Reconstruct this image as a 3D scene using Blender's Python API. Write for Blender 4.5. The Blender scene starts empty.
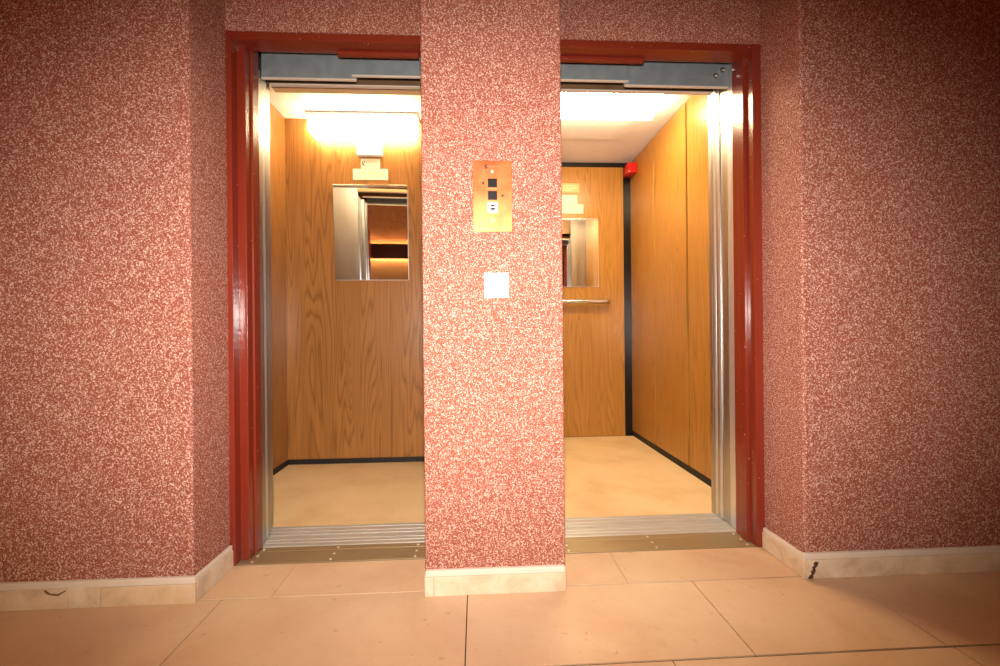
import bpy, bmesh, math, random
from mathutils import Vector, Matrix
random.seed(7)
C = bpy.context.scene.collection
PI = math.pi

# ------------------------------------------------------------------ mesh helpers
class MB:
    """collects shapes (world metres) and links them as ONE mesh object"""
    def __init__(s): s.bm = bmesh.new()
    def _merge(s, b):
        me = bpy.data.meshes.new('tmp'); b.to_mesh(me); b.free()
        s.bm.from_mesh(me); bpy.data.meshes.remove(me); return s
    def box(s, x0, x1, y0, y1, z0, z1, bev=0.0, seg=2, only=None, mi=0):
        b = bmesh.new()
        v = [b.verts.new((x, y, z)) for x in (x0, x1) for y in (y0, y1) for z in (z0, z1)]
        for f in ((0,1,3,2),(4,6,7,5),(0,4,5,1),(2,3,7,6),(0,2,6,4),(1,5,7,3)):
            b.faces.new([v[i] for i in f]).material_index = mi
        bmesh.ops.recalc_face_normals(b, faces=b.faces)
        if bev > 0:
            es = [e for e in b.edges if only is None or only(e)]
            bmesh.ops.bevel(b, geom=es, offset=bev, segments=seg, profile=.5, affect='EDGES')
        return s._merge(b)
    def prism(s, pts, a0, a1, axis='z', bev=0.0, seg=2):
        """closed 2D outline extruded along an axis (outline given in the two other axes in xyz order)"""
        b = bmesh.new()
        def P(p, a):
            return {'z': (p[0], p[1], a), 'y': (p[0], a, p[1]), 'x': (a, p[0], p[1])}[axis]
        lo = [b.verts.new(P(p, a0)) for p in pts]; hi = [b.verts.new(P(p, a1)) for p in pts]
        n = len(pts)
        b.faces.new(lo); b.faces.new(hi[::-1])
        for i in range(n): b.faces.new((lo[i], lo[(i+1) % n], hi[(i+1) % n], hi[i]))
        bmesh.ops.recalc_face_normals(b, faces=b.faces)
        if bev > 0:
            bmesh.ops.bevel(b, geom=list(b.edges), offset=bev, segments=seg, profile=.5, affect='EDGES')
        return s._merge(b)
    def tube(s, path, r, n=16):
        b = bmesh.new(); rings = []
        pts = [Vector(p) for p in path]
        for i, p in enumerate(pts):
            d = (pts[min(i+1, len(pts)-1)] - pts[max(i-1, 0)]).normalized()
            up = Vector((0, 0, 1)) if abs(d.z) < .9 else Vector((1, 0, 0))
            u = d.cross(up).normalized(); w = u.cross(d).normalized()
            rings.append([b.verts.new(p + r*(math.cos(2*PI*k/n)*u + math.sin(2*PI*k/n)*w)) for k in range(n)])
        for a, c in zip(rings, rings[1:]):
            for k in range(n):
                f = b.faces.new((a[k], a[(k+1) % n], c[(k+1) % n], c[k])); f.smooth = True
        b.faces.new(rings[0]); b.faces.new(rings[-1][::-1])
        bmesh.ops.recalc_face_normals(b, faces=b.faces)
        return s._merge(b)
    def lathe(s, c, axis, prof, n=20):
        """prof: list of (radius, height along axis) -> body of revolution about c; axis 'y-' or 'z'"""
        b = bmesh.new(); rings = []
        for r, h in prof:
            ring = []
            for k in range(n):
                a = 2*PI*k/n; u, w = r*math.cos(a), r*math.sin(a)
                if axis == 'z': q = (c[0]+u, c[1]+w, c[2]+h)
                else: q = (c[0]+u, c[1]-h, c[2]+w)
                ring.append(b.verts.new(q))
            rings.append(ring)
        for a, d in zip(rings, rings[1:]):
            for k in range(n): b.faces.new((a[k], a[(k+1) % n], d[(k+1) % n], d[k]))
        b.faces.new(rings[0]); b.faces.new(rings[-1][::-1])
        bmesh.ops.recalc_face_normals(b, faces=b.faces)
        return s._merge(b)
    def build(s, name, mats, parent=None, base=None, label=None):
        if parent is not None: base = Vector(parent['_base'])
        elif base is None: base = Vector((0, 0, 0))
        else: base = Vector(base)
        gp = parent
        bmesh.ops.translate(s.bm, verts=s.bm.verts, vec=-base)
        me = bpy.data.meshes.new(name); s.bm.to_mesh(me); s.bm.free()
        if not isinstance(mats, (list, tuple)): mats = [mats]
        for m in mats: me.materials.append(m)
        o = bpy.data.objects.new(name, me); C.objects.link(o)
        o['_base'] = list(base)
        if gp is not None: o.parent = gp          # the parent's origin is the same base
        else: o.location = base
        if label: o['label'] = label
        return o

def sub(o, parent):
    """re-hang a part under another part (same origin): thing > part > sub-part"""
    o.parent = parent; o.location = (0, 0, 0); return o

def fix_child(o):
    o.location = (0, 0, 0)

def thing(name, label, cat, base, group=None):
    o = bpy.data.objects.new(name, None); C.objects.link(o)
    o.empty_display_size = .05
    o.location = base; o['_base'] = list(base); o['label'] = label; o['category'] = cat
    if group: o['group'] = group
    return o
def tag(o, label, cat, group=None):
    o['label'] = label; o['category'] = cat
    if group: o['group'] = group
    return o
def struct(o, label=None, cat=None):
    o['kind'] = 'structure'
    if label: o['label'] = label
    if cat: o['category'] = cat
    return o

# ------------------------------------------------------------------ materials
def srgb(r, g, b):
    f = lambda c: (c/255/12.92 if c/255 <= .04045 else ((c/255+.055)/1.055)**2.4)
    return (f(r), f(g), f(b), 1)
class NT:
    def __init__(s, name):
        s.m = bpy.data.materials.new(name); s.m.use_nodes = True
        s.t = s.m.node_tree; s.b = s.t.nodes['Principled BSDF']
    def n(s, typ, **kw):
        nd = s.t.nodes.new(typ)
        for k, v in kw.items():
            if hasattr(nd, k) and not k in ('Scale',): setattr(nd, k, v)
        return nd
    def l(s, a, b): s.t.links.new(a, b)
    def pos(s, scale=(1, 1, 1), off=(0, 0, 0)):
        tc = s.n('ShaderNodeTexCoord'); mp = s.n('ShaderNodeMapping')
        mp.inputs['Scale'].default_value = scale; mp.inputs['Location'].default_value = off
        s.l(tc.outputs['Object'], mp.inputs['Vector']); return mp.outputs['Vector']
    def noise(s, vec, scale, detail=2, rough=.5, dist=0):
        nd = s.n('ShaderNodeTexNoise'); s.l(vec, nd.inputs['Vector'])
        for k, v in (('Scale', scale), ('Detail', detail), ('Roughness', rough), ('Distortion', dist)):
            nd.inputs[k].default_value = v
        return nd.outputs['Fac']
    def ramp(s, fac, stops, interp='LINEAR'):
        r = s.n('ShaderNodeValToRGB'); cr = r.color_ramp; cr.interpolation = interp
        while len(cr.elements) > 1: cr.elements.remove(cr.elements[-1])
        cr.elements[0].position = stops[0][0]; cr.elements[0].color = stops[0][1]
        for p, c in stops[1:]:
            e = cr.elements.new(p); e.color = c
        s.l(fac, r.inputs['Fac']); return r.outputs['Color']
    def mix(s, fac, a, b, mode='MIX'):
        m = s.n('ShaderNodeMix', data_type='RGBA', blend_type=mode)
        for sock, v in ((m.inputs['Factor'], fac), (m.inputs['A' if False else 6], a), (m.inputs[7], b)):
            if isinstance(v, (int, float)): sock.default_value = v
            elif isinstance(v, tuple): sock.default_value = v
            else: s.l(v, sock)
        return m.outputs[2]
    def bump(s, h, strength=.3, dist=.002):
        b = s.n('ShaderNodeBump'); b.inputs['Strength'].default_value = strength; b.inputs['Distance'].default_value = dist
        s.l(h, b.inputs['Height']); s.l(b.outputs['Normal'], s.b.inputs['Normal'])
    def set(s, **kw):
        for k, v in kw.items():
            i = s.b.inputs[{'base': 'Base Color', 'rough': 'Roughness', 'metal': 'Metallic', 'spec': 'Specular IOR Level',
                            'coat': 'Coat Weight', 'coatr': 'Coat Roughness', 'aniso': 'Anisotropic', 'emit': 'Emission Color',
                            'es': 'Emission Strength', 'anr': 'Anisotropic Rotation'}[k]]
            if isinstance(v, (int, float, tuple)): i.default_value = v
            else: s.l(v, i)
        return s.m
g1 = lambda v: (v, v, v, 1)

def mat_stucco():
    t = NT('stucco'); p = t.pos()
    n1 = t.noise(p, 250, 2, .5, .8)
    n2 = t.noise(p, 5, 3, .5)
    fleck = t.ramp(n1, [(.532, g1(0)), (.618, g1(1))])
    ground = t.mix(n2, srgb(136, 70, 53), srgb(150, 80, 61))
    col = t.mix(fleck, ground, srgb(220, 184, 166))
    t.bump(n1, .55, .004)
    return t.set(base=col, rough=.75, spec=.25)
def mat_red():
    t = NT('red_gloss_paint'); p = t.pos()
    n = t.noise(p, 60, 4, .6); n2 = t.noise(t.pos((1, 1, .12)), 14, 2)
    chips = t.ramp(t.noise(p, 95, 2, .5), [(.745, g1(0)), (.77, g1(1))])
    base = t.mix(n2, srgb(114, 38, 23), srgb(128, 46, 29))
    col = t.mix(chips, base, srgb(225, 190, 175))
    t.bump(t.noise(t.pos((1, 1, .6)), 95, 3), .22, .003)
    return t.set(base=col, rough=.2, spec=.5, coat=.15, coatr=.06)
def mat_metal(name, c0, c1, rough, stretch=(1, 1, 1), scale=30, metal=1.0, bump=.05):
    t = NT(name); n = t.noise(t.pos(stretch), scale, 4, .6)
    col = t.mix(n, c0, c1)
    r = t.ramp(n, [(.3, g1(rough*.8)), (.7, g1(min(1, rough*1.25)))])
    if bump: t.bump(n, bump, .001)
    return t.set(base=col, rough=r, metal=metal)
def mat_wood(name, dark, mid, light, cathedral=.5, off=(0, 0, 0)):
    t = NT(name)
    fine = t.noise(t.pos((120, 120, 2.2), off), 1.0, 4, .6)
    broad = t.noise(t.pos((6, 6, .36), off), 1.0, 2, .45, .3)
    w = t.n('ShaderNodeMath', operation='MULTIPLY'); t.l(broad, w.inputs[0]); w.inputs[1].default_value = 30.0
    fr = t.n('ShaderNodeMath', operation='FRACT'); t.l(w.outputs[0], fr.inputs[0])
    lines = t.ramp(fr.outputs[0], [(0, g1(1)), (.10, g1(.55)), (.3, g1(.12)), (.72, g1(0)), (1, g1(1))])
    a = t.ramp(fine, [(.25, mid), (.75, light)])
    f = t.n('ShaderNodeMath', operation='MULTIPLY'); t.l(lines, f.inputs[0]); f.inputs[1].default_value = cathedral
    col = t.mix(f.outputs[0], a, dark)
    t.bump(fine, .03, .0004)
    return t.set(base=col, rough=.3, spec=.45)
def mat_tile():
    t = NT('limestone_tile'); p = t.pos()
    n = t.noise(p, 2.2, 5, .6, .6); n2 = t.noise(t.pos((1, 1, 1), (3, 7, 0)), 34, 4, .65)
    at = t.n('ShaderNodeAttribute', attribute_name='tint')
    a = t.ramp(n, [(.3, srgb(200, 160, 128)), (.5, srgb(212, 176, 142)), (.7, srgb(220, 187, 154))])
    a = t.mix(.5, a, at.outputs['Color'], 'MULTIPLY')
    veins = t.ramp(t.noise(p, 5, 6, .7, 1.6), [(.485, g1(0)), (.5, g1(1)), (.515, g1(0))])
    a = t.mix(t.mix(.08, g1(0), veins), a, srgb(150, 100, 75))
    specks = t.ramp(n2, [(.645, g1(0)), (.72, g1(1))])
    a = t.mix(t.mix(.45, g1(0), specks), a, srgb(140, 95, 70))
    r = t.ramp(n2, [(.3, g1(.34)), (.7, g1(.5))])
    return t.set(base=a, rough=r, spec=.35)
def mat_lino():
    t = NT('beige_floor_covering'); p = t.pos()
    n = t.noise(p, 3.0, 4, .55); f = t.noise(p, 160, 2, .6)
    a = t.ramp(n, [(.33, srgb(214, 178, 128)), (.5, srgb(228, 196, 148)), (.7, srgb(234, 204, 158))])
    a = t.mix(.12, a, t.ramp(f, [(.3, srgb(150, 110, 70)), (.7, srgb(240, 215, 170))]))
    s = t.ramp(t.noise(t.pos((1, 1, 1), (2, 1, 0)), 13, 3, .6), [(.74, g1(0)), (.78, g1(.5))])
    a = t.mix(s, a, srgb(130, 85, 45))
    return t.set(base=a, rough=.55, spec=.3)
def mat_stone():
    t = NT('skirting_stone'); p = t.pos()
    n = t.noise(p, 9, 5, .65, .5)
    at = t.n('ShaderNodeAttribute', attribute_name='tint')
    a = t.ramp(n, [(.3, srgb(190, 165, 138)), (.5, srgb(215, 192, 165)), (.7, srgb(226, 208, 186))])
    a = t.mix(.6, a, at.outputs['Color'], 'MULTIPLY')
    t.bump(n, .1, .002)
    return t.set(base=a, rough=.5, spec=.3)
def mat_plain(name, c, rough=.5, metal=0, spec=.4, var=.06, coat=0):
    t = NT(name); n = t.noise(t.pos(), 18, 3)
    c2 = tuple(max(0, x*(1-var*2)) for x in c[:3]) + (1,)
    return t.set(base=t.mix(n, c2, c), rough=rough, metal=metal, spec=spec, coat=coat)
def mat_emit(name, c, strength, body=(.9, .88, .8, 1)):
    t = NT(name); n = t.noise(t.pos(), 6, 2)
    return t.set(base=t.mix(n, body, tuple(x*.95 for x in body[:3])+(1,)), rough=.4, emit=c, es=strength)

STUCCO = mat_stucco(); RED = mat_red()
STEEL = mat_metal('brushed_stainless', srgb(172, 170, 166), srgb(196, 194, 190), .38, (60, 60, 1), 1.5, bump=0)
STEEL_EDGE = mat_metal('bright_steel_edge', srgb(200, 200, 200), srgb(218, 218, 218), .32, (40, 40, 1), 1.5, .75, 0)
GALV = mat_metal('galvanised_sheet', srgb(122, 131, 132), srgb(150, 158, 160), .5, (1, 1, 1), 22, .35)
BRONZE = mat_metal('worn_brown_metal', srgb(150, 128, 96), srgb(170, 148, 114), .38, (1, 14, 1), 5, .5)
ALU = mat_metal('worn_aluminium', srgb(180, 174, 166), srgb(222, 218, 212), .36, (2, 60, 60), 2, .5, 0)
SCREW = mat_metal('screw_steel', srgb(215, 210, 200), srgb(235, 230, 222), .25, (1, 1, 1), 50)
BROWNSHEET = mat_metal('brown_header_sheet', srgb(120, 92, 66), srgb(140, 108, 78), .45, (1, 1, 1), 12, .5)
WOOD_L = mat_wood('teak_laminate', srgb(98, 60, 24), srgb(150, 98, 46), srgb(174, 120, 64), .55)
WOOD_R = mat_wood('straight_teak_laminate', srgb(112, 68, 24), srgb(156, 104, 40), srgb(178, 126, 56), .45, (4, 2, 1))
WHITE_CEIL = mat_plain('white_ceiling_board', srgb(232, 228, 224), .6)
LINO = mat_lino(); TILE = mat_tile(); STONE = mat_stone()
PLASTER = mat_plain('white_plaster', srgb(224, 206, 188), .8)
GROUT = mat_plain('dark_grout', srgb(58, 40, 30), .9)
BLACK = mat_plain('black_gloss_strip', srgb(10, 10, 10), .28, 0, .5)
BLACKMAT = mat_plain('black_skirting', srgb(26, 24, 22), .55)
MIRROR = mat_plain('mirror_silver', (.9, .9, .88, 1), .02, 1, .5, .0)
BRASS = mat_metal('copper_brass_plate', srgb(222, 126, 76), srgb(230, 136, 84), .36, (3, 1, 3), 4, .86, 0)
BUTTON = mat_plain('black_button', srgb(20, 16, 18), .35)
DARKMARK = mat_plain('dark_marking', srgb(60, 30, 24), .6)
GREYMARK = mat_plain('faint_grey_marking', srgb(176, 120, 80), .6)
WHITE_PL = mat_plain('white_plastic', srgb(238, 234, 230), .35)
CREAM_SIGN = mat_plain('cream_notice', srgb(240, 226, 186), .45)
ORANGE_SIGN = mat_plain('pale_orange_notice', srgb(226, 170, 110), .4)
SIGNMARK = mat_plain('brown_sign_marks', srgb(110, 84, 60), .6)
FAINTMARK = mat_plain('faint_sign_marks', srgb(205, 190, 150), .6)
REDPL = mat_plain('red_plastic', srgb(206, 24, 20), .35)
CHROME = mat_metal('polished_handrail_steel', srgb(205, 200, 192), srgb(225, 222, 215), .18, (1, 1, 1), 30, 1, 0)
DARKWOOD = mat_wood('dark_pelmet_wood', srgb(60, 28, 24), srgb(78, 38, 32), srgb(92, 48, 40), .2)
SHAFT = mat_plain('shaft_grey', srgb(70, 66, 62), .9)
HALLCEIL = mat_plain('hall_ceiling_paint', srgb(214, 200, 188), .8)
DIFF_L = mat_emit('warm_diffuser_left', (1, .81, .48, 1), 34)
DIFF_R = mat_emit('warm_diffuser_right', (1, .81, .48, 1), 50)
TUBE = mat_emit('warm_tube', (1, .78, .24, 1), 75)
BOX_GLOW = mat_emit('box_front_added_glow', (1, .86, .6, 1), 1.6)  # mild emission added so the white box front looks blown out below the lamp
TRIM = mat_plain('pale_wood_trim', srgb(228, 192, 136), .5)
LIP = mat_plain('pale_folded_steel_lip', srgb(226, 212, 194), .4, .2)

# ------------------------------------------------------------------ key planes (metres; camera stands at x=0, y=0)
YF, YR, YP = 1.51, 1.73, 1.495       # hall wall face, frame face in the recess, pillar face
XL, XR = -.947, 1.160                # recess corners
PL, PR = -.182, .296                 # pillar edges
ZC = 2.62                            # hall ceiling
XA, XB, YB = -3.2, 3.6, -1.05        # hall extents

# ------------------------------------------------------------------ floor: stone slabs with open joints
def tint_faces(me, f0, col):
    a = me.attributes.get('tint') or me.attributes.new('tint', 'FLOAT_COLOR', 'FACE')
    for i in range(f0, len(me.polygons)): a.data[i].color = col
def tiled(name, slabs, mats, bev):
    bmx = bmesh.new(); lay = bmx.faces.layers.float_color.new('tint')
    for (x0, x1, y0, y1, z0, z1, col, mi, bv) in slabs:
        m = MB().box(x0, x1, y0, y1, z0, z1, bv)
        me = bpy.data.meshes.new('t'); m.bm.to_mesh(me); m.bm.free()
        n0 = len(bmx.faces); bmx.from_mesh(me); bpy.data.meshes.remove(me)
        bmx.faces.ensure_lookup_table()
        for i in range(n0, len(bmx.faces)):
            bmx.faces[i][lay] = col; bmx.faces[i].material_index = mi
    me = bpy.data.meshes.new(name); bmx.to_mesh(me); bmx.free()
    for m in mats: me.materials.append(m)
    o = bpy.data.objects.new(name, me); C.objects.link(o); return o
J = .004
slabs = [(XA, XB, YB, 1.74, -.06, -.004, (1, 1, 1, 1), 1, 0)]
def row(y0, y1, xs):
    for a, b in zip(xs, xs[1:]):
        k = random.uniform(.86, 1.0); w = random.uniform(-.03, .03)
        jx = .0018 if y0 == 1.515 else .0032
        slabs.append((a+jx/2, b-jx/2, y0+.0035, y1-.0035, -.05, 0, (k, k*(1+w*.6), k*(1+w), 1), 0, .0005))
row(1.515, 1.735, [XL-.02, -.70, PL+.02]); row(1.515, 1.735, [PR-.02, .52, XR+.02])
row(1.153, 1.515, [XA, -2.32, -1.52, -.855, -.04, .747, 1.296, 2.05, 2.8, XB])
row(.79, 1.153, [XA, -2.7, -1.9, -1.1, -.29, .514, 1.31, 2.1, 2.9, XB])
row(.43, .79, [XA, -2.3, -1.5, -.7, .1, .9, 1.7, 2.5, XB])
row(.07, .43, [XA, -2.7, -1.9, -1.1, -.3, .5, 1.3, 2.1, 2.9, XB])
row(-.29, .07, [XA, -2.3, -1.5, -.7, .1, .9, 1.7, 2.5, XB])
row(-.65, -.29, [XA, -2.7, -1.9, -1.1, -.3, .5, 1.3, 2.1, 2.9, XB])
row(YB, -.65, [XA, -2.3, -1.5, -.7, .1, .9, 1.7, 2.5, XB])
struct(tiled('floor', slabs, [TILE, GROUT], 0))

# ------------------------------------------------------------------ hall walls
vert = lambda e: abs(e.verts[0].co.z - e.verts[1].co.z) > .5
o = struct(MB().box(XA, XL, YF, 1.745, 0, ZC, .010, 3, vert).build('wall_left', STUCCO))
o = struct(MB().box(XR, XB, YF, 1.745, 0, ZC, .010, 3, vert).build('wall_right', STUCCO))
o = struct(MB().box(PL, PR, YP, 1.745, 0, ZC, .007, 3, vert).box(-.17, .17, 1.745, 3.7, 0, ZC).build('wall_centre', STUCCO))
o = struct(MB().box(XL-.01, PL+.01, YR-.003, 1.78, 2.043, ZC).box(PR-.01, XR+.01, YR-.003, 1.78, 2.043, ZC).build('wall_lintel', STUCCO))
struct(MB().box(XA, XB, YB-.1, YB, 0, ZC).build('wall_opposite', STUCCO))
struct(MB().box(XA-.1, XA, YB-.1, 1.745, 0, ZC).build('wall_hall_end_left', STUCCO))
struct(MB().box(XB, XB+.1, YB-.1, 1.745, 0, ZC).build('wall_hall_end_right', STUCCO))
struct(MB().box(XA-.1, XB+.1, YB-.1, 1.78, ZC, ZC+.1).build('ceiling', HALLCEIL))

# ------------------------------------------------------------------ baseboards: stone pieces with a plaster fillet on top
BT = .014
def base_run(name, pieces, fillets):
    sl = []
    for (x0, x1, y0, y1, z1, col) in pieces: sl.append((x0, x1, y0, y1, 0, z1, col, 0, .0018))
    for (x0, x1, y0, y1, z0, z1) in fillets: sl.append((x0, x1, y0, y1, z0, z1, (1, 1, 1, 1), 1, .003))
    return struct(tiled(name, sl, [STONE, PLASTER], 0))
S = [(1, .97, .92, 1), (.93, .84, .72, 1), (1, .95, .9, 1), (.9, .78, .62, 1)]
hz = .064
base_run('baseboard_left',
    [(XA, -1.78, YF-BT, YF, hz, S[1]), (-1.778, -1.335, YF-BT, YF, hz, (1, .92, .86, 1)), (-1.333, -1.233, YF-BT, YF, hz+.001, S[0]),
     (-1.231, XL+BT, YF-BT, YF, hz, S[3]), (XL, XL+BT, YF+.001, YR-.004, hz, S[0])],
    [(XA, XL+BT-.002, YF-BT+.002, YF+.002, hz, hz+.022), (XL-.002, XL+BT-.003, YF, YR-.004, hz, hz+.018)])
base_run('baseboard_right',
    [(XR-BT, 1.515, YF-BT, YF, hz+.002, S[0]), (1.517, 2.2, YF-BT, YF, hz+.002, S[2]), (2.202, XB, YF-BT, YF, hz, S[1]),
     (XR-BT, XR, YF+.001, YR-.004, hz+.002, S[2])],
    [(XR-BT+.002, XB, YF-BT+.002, YF+.002, hz+.002, hz+.024), (XR-BT+.003, XR+.002, YF, YR-.004, hz+.002, hz+.018)])
base_run('baseboard_centre',
    [(PL, -.152, YP-BT, YP, hz, S[2]), (-.1515, PR-.002, YP-BT, YP, hz, (1, .96, .9, 1)),
     (PL-.003, PL+.004, YP, 1.72, hz, S[2]), (PR-.004, PR+.003, YP, 1.72, hz, S[2])],
    [(PL+.002, PR-.004, YP-BT+.002, YP+.003, hz, hz+.021)])
# dark broken chip on the right corner of the skirting
def chip(pts, y, name, mat):
    return MB().prism(pts, y-.0006, y+.004, 'y').build(name, mat)
rb = bpy.data.objects['baseboard_right']; rb['_base'] = [0, 0, 0]
c = MB().prism([(1.160, .002), (1.174, .001), (1.180, .007), (1.177, .013), (1.184, .020), (1.188, .030), (1.186, .038), (1.194, .046), (1.199, .058), (1.188, .062),
    (1.180, .055), (1.183, .047), (1.175, .042), (1.177, .033), (1.170, .027), (1.173, .018), (1.164, .012)],
               YF-BT-.0012, YF-BT+.003, 'y').build('broken_chip', mat_plain('brown_broken_edge', srgb(98, 68, 50), .9, var=.3), rb)
lb = bpy.data.objects['baseboard_left']; lb['_base'] = [0, 0, 0]
MB().prism([(-1.405, .062), (-1.395, .050), (-1.38, .046), (-1.36, .043), (-1.345, .052), (-1.336, .058), (-1.336, .061), (-1.36, .050), (-1.385, .052), (-1.398, .0635)],
           YF-BT-.0010, YF-BT+.003, 'y').build('crack', mat_plain('brown_crack', srgb(120, 82, 58), .9), lb)
cb = bpy.data.objects['baseboard_centre']; cb['_base'] = [0, 0, 0]

# ------------------------------------------------------------------ red steel door frames (stepped profile)
def door_frame(label, base, jamb_l, jamb_r, xl, xr, strip):
    t = thing('door_frame', label, 'door frame', base, 'red steel door frames')
    MB().prism(jamb_l, .003, 2.043, 'z', .0012, 2).build('jamb', RED, t)
    MB().prism(jamb_r, .003, 2.043, 'z', .0012, 2).build('jamb', RED, t)
    # lintel profile (y, z) extruded along x
    prof = [(YR, 2.0425), (YR, 2.013), (1.772, 2.013), (1.772, 2.017), (1.812, 2.017), (1.812, 2.0425)]
    MB().prism(prof, xl+.001, xr-.001, 'x', .001, 2).build('lintel', RED, t)
    MB().prism([(1.790, 2.0165), (1.790, 2.007), (1.796, 2.001), (1.8115, 2.001), (1.8115, 2.0165)], strip[0], strip[1], 'x', .001, 1).build('lintel_strip', RED, t)
    return t
BK = 1.862
jl = [(-.953, YR-.002), (-.927, YR-.002), (-.927, 1.770), (-.896, 1.770), (-.896, 1.810), (-.889, 1.812), (-.889, BK), (-.953, BK)]
jr_in = [(PL+.003, YR-.002), (-.204, YR-.002), (-.204, 1.770), (-.2125, 1.770), (-.2125, BK), (PL+.003, BK)]
door_frame('red gloss-painted steel frame of the left elevator doorway', (-.57, 1.79, 0), jl, jr_in, -.927, -.204, (-.548, -.225))
jr = [(1.163, YR-.002), (1.126, YR-.002), (1.126, 1.774), (1.113, 1.774), (1.113, 1.815), (1.119, 1.817), (1.119, BK), (1.163, BK)]
jl_in = [(PR-.003, YR-.002), (.318, YR-.002), (.318, 1.770), (.334, 1.770), (.334, BK), (PR-.003, BK)]
door_frame('red gloss-painted steel frame of the right elevator doorway', (.73, 1.79, 0), jl_in, jr, .318, 1.126, (.32, .705))

# ------------------------------------------------------------------ thresholds on the landing
def threshold(label, xl, xr, cols, base):
    t = thing('door_threshold', label, 'threshold', base, 'metal elevator thresholds')
    m = MB().box(xl-.045, xr+.025, 1.7365, 1.831, -.03, .0025, .0012).box(xl-.045, xr+.025, 1.834, 1.868, -.03, .002, .001)
    pl = m.build('plate', BRONZE, t)
    k = MB()
    y = 1.8685
    for w, z in ((.028, .004), (.005, -.006), (.022, .004), (.005, -.006), (.034, .004)):
        k.box(xl-.030, xr+.030, y, y+w, -.03, z, .0008); y += w
    k.build('guide_track', ALU, t, label='worn aluminium sliding-door track')
    for x in cols:
        for yy in (1.752, 1.797, 1.848):
            MB().lathe((x, yy, .002), 'z', [(.0052, 0), (.0052, .001), (.0036, .0026), (.001, .003)], 14).build('screw', LIP, t)
    return t
threshold('brown metal threshold with aluminium track of the left elevator doorway', -.888, -.2135, (-.878, -.580, -.252), (-.56, 1.85, 0))
threshold('brown metal threshold with aluminium track of the right elevator doorway', .334, 1.113, (.36, .720, 1.100), (.73, 1.85, 0))

# ------------------------------------------------------------------ landing door leaves (slid open, edges showing) and car doors
def slid_door(name, label, leaves, base, group, sgn):
    t = thing(name, label, 'elevator door', base, group)
    for (x, y0, y1, z1, tr) in leaves:
        x2 = x + sgn*.36
        a, b = min(x, x2), max(x, x2)
        lf = MB().box(a, b, y0, y1, .006, z1, .0015).build('door_leaf', STEEL, t)
        e = (x-.0012, x+.010) if sgn > 0 else (x-.010, x+.0012)
        if tr: sub(MB().box(e[0], e[1], tr[0], tr[1], .008, z1-.004, .0006, 1).build('edge_trim', STEEL_EDGE, t), lf)
    return t
LG, CG = 'slid-open landing doors', 'slid-open car doors'
slid_door('landing_door', 'stainless landing door slid open behind the red jamb of the left elevator', [(-.899, 1.866, 1.914, 1.99, None), (-.910, 1.9145, 1.9755, 1.99, (1.934, 1.951))], (-1.08, 1.91, 0), LG, -1)
slid_door('car_door', 'stainless inner car door slid open beside the left car floor', [(-.936, 1.976, 2.015, 2.0, (1.9765, 1.990)), (-.943, 2.0155, 2.052, 2.0, None)], (-1.12, 2.02, 0), CG, -1)
slid_door('landing_door', 'stainless landing door slid open behind the red jamb of the right elevator', [(1.127, 1.866, 1.914, 2.1, (1.867, 1.913)), (1.131, 1.9145, 1.9765, 2.1, None)], (1.3, 1.91, 0), LG, 1)
slid_door('car_door', 'stainless inner car door slid open beside the right car floor', [(1.128, 1.977, 2.015, 2.03, (1.978, 1.996)), (1.129, 2.0155, 2.052, 2.03, (2.020, 2.037))], (1.3, 2.02, 0), CG, 1)

# ------------------------------------------------------------------ galvanised door-gear headers above the openings
def header(label, base, long_x, short_x, xl, xr, bolts):
    t = thing('door_gear_header', label, 'door header', base, 'galvanised door headers')
    YH = 1.902
    p = MB().box(long_x[0], long_x[1], YH, YH+.004, 1.963, 2.2).build('hanger_plate', GALV, t)
    sub(MB().prism([(YH-.009, 1.957), (YH+.004, 1.957), (YH+.004, 1.965), (YH-.006, 1.965), (YH-.009, 1.9625)], long_x[0]+.002, long_x[1]-.002, 'x', .0008, 1).build('plate_lip', LIP, t), p)
    p2 = MB().box(short_x[0], short_x[1], YH-.006, YH-.002, 1.978, 2.2).build('hanger_plate', GALV, t)
    sub(MB().prism([(YH-.014, 1.972), (YH-.002, 1.972), (YH-.002, 1.980), (YH-.011, 1.980), (YH-.014, 1.9775)], short_x[0]+.001, short_x[1], 'x', .0008, 1).build('plate_lip', LIP, t), p2)
    if long_x[0] < short_x[0]:
        bx = (long_x[0]+.02, long_x[0]+.15); top = (long_x[0], long_x[1]-.02)
    else:
        bx = (long_x[1]-.19, long_x[1]-.06); top = (long_x[0]+.03, long_x[1])
    sub(MB().box(bx[0], bx[1], YH-.003, YH+.001, 2.005, 2.19, .0008, 1).build('backing_plate', GALV, t), p)
    MB().box(top[0], top[1], YH-.022, YH-.010, 2.066, 2.074, .001, 1).build('top_rail', ALU, t)
    for (x, z) in bolts:
        MB().lathe((x, YH-.002, z), 'y-', [(.012, 0), (.012, .003), (.0075, .004), (.0075, .012), (.003, .014)], 6).build('bolt', SCREW, t)
    MB().box(xl, xr, 1.825, 2.012, 2.2, 2.24).build('gear_cover', SHAFT, t)
    return t
header('galvanised door-gear header above the left elevator opening, stepping up towards the pillar', (-.56, 1.9, 2.1), (-.896, -.500), (-.520, -.190), -.95, -.17, [])
header('galvanised door-gear header above the right elevator opening, with two bolts', (.73, 1.9, 2.1), (.655, 1.125), (.300, .672), .27, 1.16, [(1.098, 2.037), (1.066, 2.010)])

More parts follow.
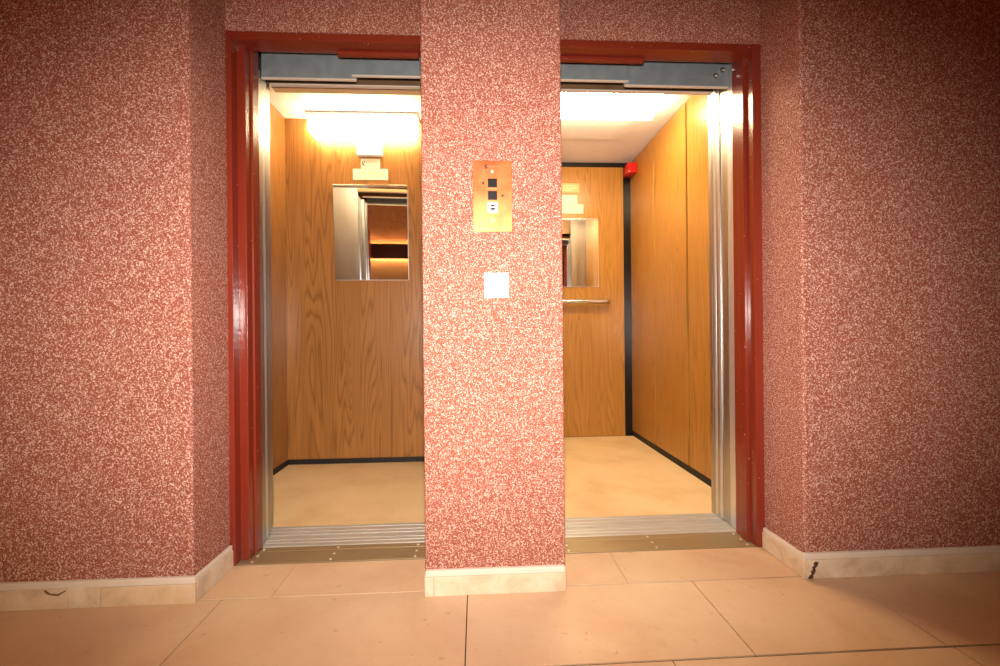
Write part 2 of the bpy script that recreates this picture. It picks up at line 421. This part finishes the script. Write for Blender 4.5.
# ------------------------------------------------------------------ elevator cars
def car(label, base, x0, x1, y1, zc, wood_b, wood_s, sill_x, deep):
    t = thing('elevator_car', label, 'elevator car', base, 'elevator cars')
    y0 = 2.062
    MB().box(x0, x1, y0+.004, y1, -.05, .0).build('car_floor', LINO, t)
    w = .02
    if not deep:
        MB().box(x0-w, x1+w, y1, y1+w, 0, zc+.03).build('rear_wall', wood_b, t)
        MB().box(x0-w, x0, y0, y1, 0, zc+.03).build('side_wall', wood_s, t)
        MB().box(x1, x1+w, y0, y1, 0, zc+.03).build('side_wall', wood_s, t)
        MB().box(x0, x1, y1-.008, y1, 0, .034, .001, 1).build('skirting', BLACKMAT, t)
        MB().box(x0, x0+.008, y0+.03, y1-.008, 0, .034, .001, 1).build('skirting', BLACKMAT, t)
        MB().box(x1-.008, x1, y0+.03, y1-.008, 0, .034, .001, 1).build('skirting', BLACKMAT, t)
        MB().box(x0, x1, y0, y1, zc, zc+.03).build('ceiling_panel', WHITE_CEIL, t)
    else:
        # black backing seen as a corner strip and a band along the top of the rear panel
        MB().box(x0-w, x1+w, y1+.012, y1+w+.012, 0, zc+.03).build('corner_strip', BLACK, t)
        MB().box(x0, 1.242, y1-.008, y1+.012, .004, 2.266, .0012, 1).build('rear_wall', wood_b, t)
        MB().box(x0-w, x0, y0, y1+.012, 0, zc+.03).build('side_wall', wood_s, t)
        # right wall: three separate boards with narrow seams, over a dark recessed plinth
        MB().box(x1+.012, x1+w+.012, y0, y1+.012, 0, zc+.03).build('side_backing', BLACKMAT, t)
        for a, b in ((2.088, 2.662), (2.686, 3.170), (3.184, y1+.010)):
            MB().box(x1, x1+.012, a, b, .042, zc-.006, .0012, 1).build('side_panel', wood_s, t)
        MB().box(x1+.004, x1+.012, y0+.03, y1+.010, 0, .041, .001, 1).build('skirting', BLACKMAT, t)
        c = MB().box(x0, x1+.012, y0, y1+.012, zc, zc+.03).build('ceiling_panel', WHITE_CEIL, t)
        sub(MB().box(.36, 1.06, 2.45, 3.2, zc-.009, zc+.001, .002, 1).build('access_panel', WHITE_CEIL, t), c)
    # stainless front returns either side of the opening, and the header between them
    MB().box(x0, sill_x[0]-.002, y0-.004, y0+.022, 0, zc, .001, 1).build('front_return', STEEL, t)
    MB().box(sill_x[1]+.002, x1, y0-.004, y0+.022, 0, zc, .001, 1).build('front_return', STEEL, t)
    h = MB().box(sill_x[0]+.012, sill_x[1]-.005, y0-.044, y0-.034, 2.004, 2.28).box(sill_x[0], sill_x[1], y0-.034, y0+.022, 2.036, 2.06).box(sill_x[0], sill_x[1], y0+.008, y0+.022, 2.036, zc).build('car_header', BROWNSHEET, t)
    sub(MB().prism([(y0-.052, 1.998), (y0-.030, 1.998), (y0-.030, 2.007), (y0-.046, 2.007), (y0-.052, 2.003)], sill_x[0]+.03, sill_x[1]-.012, 'x', .0008, 1).build('header_lip', LIP, t), h)
    if not deep: MB().box(sill_x[0]+.002, sill_x[1]-.002, y0+.03, y0+.075, 2.028, 2.060, .002, 1).build('ceiling_trim', TRIM, t)
    k = MB(); y = 1.976
    for ww, z in ((.024, .003), (.005, -.006), (.030, .003), (.005, -.006), (.021, .004)):
        k.box(sill_x[0]-.03, sill_x[1]+.03, y, y+ww, -.04, z, .0008); y += ww
    k.build('car_sill', ALU, t, label='worn aluminium car sill with door grooves')
    return t
car('left elevator car lined with figured teak laminate, white ceiling and black skirting', (-.74, 2.6, 0), -1.29, -.20, 3.06, 2.352, WOOD_L, WOOD_L, (-.944, -.236), False)
car('right elevator car, deeper, with black corner strip and seamed teak side panels', (.76, 2.9, 0), .20, 1.310, 3.66, 2.312, WOOD_R, WOOD_R, (.334, 1.129), True)

# ------------------------------------------------------------------ fittings of the left car (rear wall at y = 3.06)
t = thing('wall_lamp', 'glowing box lamp high on the rear wall of the left elevator car', 'lamp', (-.75, 3.02, 2.3))
YW = 3.06
MB().box(-1.115, -.382, 2.950, YW, 2.322, 2.346, .002, 1).build('lamp_housing', WHITE_PL, t)
MB().prism([(-1.105, 2.322), (-.392, 2.322), (-.392, 2.235), (-.412, 2.212), (-.480, 2.200), (-1.017, 2.200), (-1.085, 2.212), (-1.105, 2.235)], 2.962, YW-.002, 'y', .006, 3).build('diffuser', DIFF_L, t)
t = thing('sign_box', 'white box under the glowing lamp in the left elevator car', 'sign', (-.72, 3.04, 2.14))
MB().box(-.803, -.633, 3.030, YW-.001, 2.096, 2.194, .004).build('box_body', WHITE_PL, t)
MB().box(-.797, -.639, 3.027, 3.031, 2.102, 2.188, .002, 1).build('front_panel', BOX_GLOW, t)
t = thing('notice_plate', 'small white logo plate under the white box in the left elevator car', 'sign', (-.72, 3.055, 2.05))
MB().box(-.783, -.654, YW-.004, YW, 2.014, 2.083, .001, 1).build('plate', CREAM_SIGN, t)
lg = MB().prism([(-.776, 2.056), (-.770, 2.062), (-.757, 2.036), (-.757, 2.028), (-.763, 2.030)], YW-.0052, YW-.0038, 'y').prism([(-.764, 2.064), (-.755, 2.064), (-.757, 2.052)], YW-.0052, YW-.0038, 'y').prism([(-.776, 2.040), (-.770, 2.046), (-.771, 2.033)], YW-.0052, YW-.0038, 'y')
lg.build('logo_mark', SIGNMARK, t)
t = thing('notice_plate', 'wide cream notice strip just above the mirror in the left elevator car', 'sign', (-.72, 3.055, 1.975))
MB().box(-.837, -.600, YW-.004, YW, 1.938, 2.0125, .001, 1).build('plate', CREAM_SIGN, t)
k = MB()
for z, xs in ((1.992, (-.79, -.66)), (1.982, (-.805, -.63)), (1.969, (-.79, -.70)), (1.969, (-.68, -.635)), (1.957, (-.77, -.66))):
    k.box(xs[0], xs[1], YW-.0046, YW-.0038, z, z+.0035)
k.build('print_lines', FAINTMARK, t)
def mirror(label, x0, x1, z0, z1, yw, base, lean=(0, 0)):
    t = thing('wall_mirror', label, 'mirror', base, 'car mirrors')
    g = MB().box(x0, x1, yw-.006, yw-.001, z0, z1)
    for v in g.bm.verts:                       # the glass leans a little out of true
        if v.co.y < yw-.003: v.co.y -= lean[1]*(v.co.z-z0) + lean[0]*(v.co.x-(x0 if lean[0] > 0 else x1))
    g.build('glass', MIRROR, t)
    k = MB()
    k.box(x0-.0025, x0, yw-.0072, yw, z0, z1).box(x1, x1+.0025, yw-.0072, yw, z0, z1).box(x0, x1, yw-.0072, yw, z0-.0025, z0)
    k.build('edge', STEEL_EDGE, t)
    MB().box(x0-.002, x1+.002, yw-.014-lean[1]*.62-abs(lean[0])*.49, yw, z1-.004, z1+.012, .002, 1).build('top_clip', CHROME, t)
    return t
mirror('rectangular frameless mirror on the rear wall of the left elevator car', -.955, -.467, 1.252, 1.872, YW, (-.71, 3.055, 1.56), (-.045, .05))

# ------------------------------------------------------------------ fittings of the right car (rear panel face at y = 3.652)
YQ = 3.652
mirror('mirror on the rear wall of the right elevator car, above the handrail', .545, 1.022, 1.262, 1.822, YQ, (.78, 3.65, 1.54))
t = thing('handrail', 'straight steel handrail on the rear wall of the right elevator car', 'handrail', (.75, 3.61, 1.13))
MB().tube([(.30, 3.603, 1.133), (.6, 3.603, 1.133), (.9, 3.603, 1.133), (1.075, 3.603, 1.133), (1.090, 3.606, 1.133), (1.097, 3.616, 1.133), (1.098, 3.630, 1.133), (1.098, YQ-.001, 1.133)], .0205, 18).build('rail', CHROME, t)
for x in (.34,):
    MB().tube([(x, 3.604, 1.133), (x, YQ-.001, 1.133)], .010, 12).build('bracket', CHROME, t)
MB().lathe((1.098, YQ, 1.133), 'y-', [(.024, 0), (.024, .003), (.018, .005)], 18).build('rail_flange', CHROME, t)
t = thing('notice_plate', 'pale orange notice highest on the rear wall of the right elevator car', 'sign', (.79, 3.65, 2.09))
MB().box(.70, .868, YQ-.003, YQ, 2.052, 2.128, .001, 1).build('plate', ORANGE_SIGN, t)
k = MB()
for z, xs in ((2.108, (.73, .84)), (2.094, (.72, .85)), (2.078, (.72, .835)), (2.066, (.72, .80))):
    k.box(xs[0], xs[1], YQ-.0036, YQ-.0028, z, z+.0035)
k.build('print_lines', CREAM_SIGN, t)
t = thing('notice_plate', 'small white plate above the notice strip in the right elevator car', 'sign', (.79, 3.65, 1.99))
MB().box(.718, .850, YQ-.004, YQ, 1.953, 2.028, .001, 1).build('plate', CREAM_SIGN, t)
t = thing('notice_plate', 'wide cream notice strip just above the mirror in the right elevator car', 'sign', (.79, 3.65, 1.915))
MB().box(.662, .900, YQ-.004, YQ, 1.876, 1.9515, .001, 1).build('plate', CREAM_SIGN, t)
k = MB()
for z in (1.933, 1.920, 1.907): k.box(.69, .87, YQ-.0046, YQ-.0038, z, z+.0035)
k.build('print_lines', FAINTMARK, t)
t = thing('alarm_box', 'small red box at the top rear corner of the right elevator car', 'alarm', (1.26, 3.58, 2.2))
MB().box(1.234, 1.308, 3.50, 3.58, 2.170, 2.252, .006, 3).build('housing', REDPL, t)
MB().box(1.238, 1.302, 3.58, 3.651, 2.175, 2.246, .002, 1).build('base_plate', mat_plain('dark_red_plastic', srgb(130, 16, 16), .45), t)
MB().lathe((1.245, 3.50, 2.180), 'y-', [(.005, 0), (.005, .001), (.002, .002)], 12).build('screw', SCREW, t)
t = thing('ceiling_lamp', 'glowing flat lamp on the ceiling of the right elevator car', 'lamp', (.72, 2.68, 2.31))
MB().box(.345, 1.135, 2.54, 2.80, 2.293, 2.3065, .002, 1).build('lamp_housing', WHITE_PL, t)
MB().prism([(2.55, 2.294), (2.79, 2.294), (2.79, 2.258), (2.77, 2.236), (2.57, 2.236), (2.55, 2.258)], .355, 1.125, 'x', .004, 2).build('diffuser', DIFF_R, t)

# ------------------------------------------------------------------ call panel and square plate on the pillar
t = thing('call_panel', 'copper-coloured elevator call panel with two black buttons on the pillar', 'call panel', (.057, YP, 1.344))
MB().box(-.0095, .1235, YP-.004, YP, 1.2235, 1.4655, .0012, 2).build('face_plate', BRASS, t)
YC = YP-.004
for z0 in (1.3725, 1.3305):
    b = MB().box(.0415, .0725, YC-.003, YC, z0, z0+.031, .0015, 2).build('button', BUTTON, t)
    fr = MB()
    a0, a1, z1 = .0402, .0738, z0+.0323
    fr.box(a0, .0415, YC-.0015, YC, z0-.0013, z1).box(.0725, a1, YC-.0015, YC, z0-.0013, z1).box(.0415, .0725, YC-.0015, YC, z0-.0013, z0).box(.0415, .0725, YC-.0015, YC, z0+.031, z1)
    sub(fr.build('button_rim', BRASS, t), b)
MB().prism([(.0175, 1.3885), (.0285, 1.3945), (.0285, 1.3825)], YC-.0006, YC+.0005, 'y').build('arrow', DARKMARK, t, label='small dark arrow pointing left')
MB().prism([(.0985, 1.346), (.0875, 1.352), (.0875, 1.340)], YC-.0006, YC+.0005, 'y').build('arrow', DARKMARK, t, label='small dark arrow pointing right')
ks = MB().box(.0400, .0740, YC-.003, YC, 1.2875, 1.3225, .004, 3, lambda e: abs(e.verts[0].co.y-e.verts[1].co.y) > .001).build('key_switch', WHITE_PL, t, label='white key switch with a slotted dark centre')
sub(MB().lathe((.0570, YC-.003, 1.305), 'y-', [(.0095, 0), (.0095, .002), (.0085, .0025)], 24).build('lock_core', BUTTON, t), ks)
sub(MB().box(.0455, .0685, YC-.0062, YC-.0052, 1.3032, 1.3068).build('key_slot', WHITE_PL, t), ks)
for z in (1.428, 1.262):
    MB().lathe((.0565, YC, z), 'y-', [(.005, 0), (.005, .0006), (.0035, .0016), (.001, .0018)], 16).build('screw', LIP, t)
MB().prism([(.029, 1.447), (.033, 1.450), (.040, 1.441), (.040, 1.438), (.036, 1.438)], YC-.0005, YC+.0005, 'y').prism([(.034, 1.4515), (.039, 1.4515), (.037, 1.446)], YC-.0005, YC+.0005, 'y').prism([(.032, 1.437), (.036, 1.443), (.036, 1.436)], YC-.0005, YC+.0005, 'y').build('logo_mark', DARKMARK, t)
k = MB(); x = .044
for w in (.005, .004, .006, .005, .004, .006): k.box(x, x+w, YC-.0004, YC+.0005, 1.4435, 1.4465); x += w+.0015
k.build('maker_line', GREYMARK, t)
k = MB().box(.026, .092, YC-.0004, YC+.0005, 1.2465, 1.2475).box(.040, .076, YC-.0004, YC+.0005, 1.2395, 1.2405)
k.build('engraved_line', GREYMARK, t)
t = thing('wall_plate', 'square white plate on the pillar below the call panel', 'wall plate', (.067, YP, 1.041))
MB().box(.0255, .1095, YP-.009, YP, .999, 1.084, .003, 3).build('cover', WHITE_PL, t)
MB().box(.0315, .1035, YP-.0125, YP-.008, 1.005, 1.078, .003, 3).build('rocker', WHITE_PL, t)

# ------------------------------------------------------------------ hall light on the wall behind (seen in the mirror of the left car)
t = thing('wall_light', 'dark wooden pelmet light glowing above and below, seen in the left car mirror', 'wall light', (-1.02, YB+.06, 1.77))
MB().box(-2.35, .30, YB+.115, YB+.135, 1.655, 1.89, .004).build('pelmet', DARKWOOD, t)
for x in (-2.3, -1.05, .23):
    MB().box(x, x+.02, YB, YB+.115, 1.74, 1.80).build('bracket', SHAFT, t)
for z in (1.68, 1.865):
    MB().tube([(-1.85, YB+.028, z), (-.35, YB+.028, z)], .013, 12).build('tube', TUBE, t)

for o in list(bpy.data.objects):
    if '_base' in o: del o['_base']

# ------------------------------------------------------------------ photographer's flash, world, camera
def spot(name, loc, target, power, angle, blend, col, size):
    L = bpy.data.lights.new(name, 'SPOT'); L.energy = power; L.spot_size = math.radians(angle); L.spot_blend = blend
    L.color = col; L.shadow_soft_size = size
    o = bpy.data.objects.new(name, L); C.objects.link(o); o.location = loc
    d = Vector(target) - Vector(loc); o.rotation_euler = d.to_track_quat('-Z', 'Y').to_euler(); return o
fl = spot('camera_flash', (.0, -.02, 1.04), (.02, 1.5, .94), 340, 95, 1.0, (1, .92, .85), .035)
fl.scale = (1.62, 1, 1)
w = bpy.data.worlds.new('world'); bpy.context.scene.world = w; w.use_nodes = True
w.node_tree.nodes['Background'].inputs[0].default_value = (.02, .015, .013, 1)
w.node_tree.nodes['Background'].inputs[1].default_value = .3

cam = bpy.data.cameras.new('camera'); co = bpy.data.objects.new('camera', cam); C.objects.link(co)
cam.sensor_width = 36; cam.lens = 440/1000*36; cam.clip_start = .02
co.location = (0, 0, .88)
co.matrix_world = Matrix.Translation((0, 0, .88)) @ Matrix.Rotation(-math.atan(23/440), 4, 'Z') @ Matrix.Rotation(PI/2, 4, 'X') @ Matrix.Rotation(-.0094, 4, 'Z')
sc = bpy.context.scene; sc.camera = co
sc.view_settings.view_transform = 'Standard'; sc.view_settings.look = 'None'
sc.view_settings.gamma = 1; sc.view_settings.use_curve_mapping = False; sc.view_settings.exposure = 0
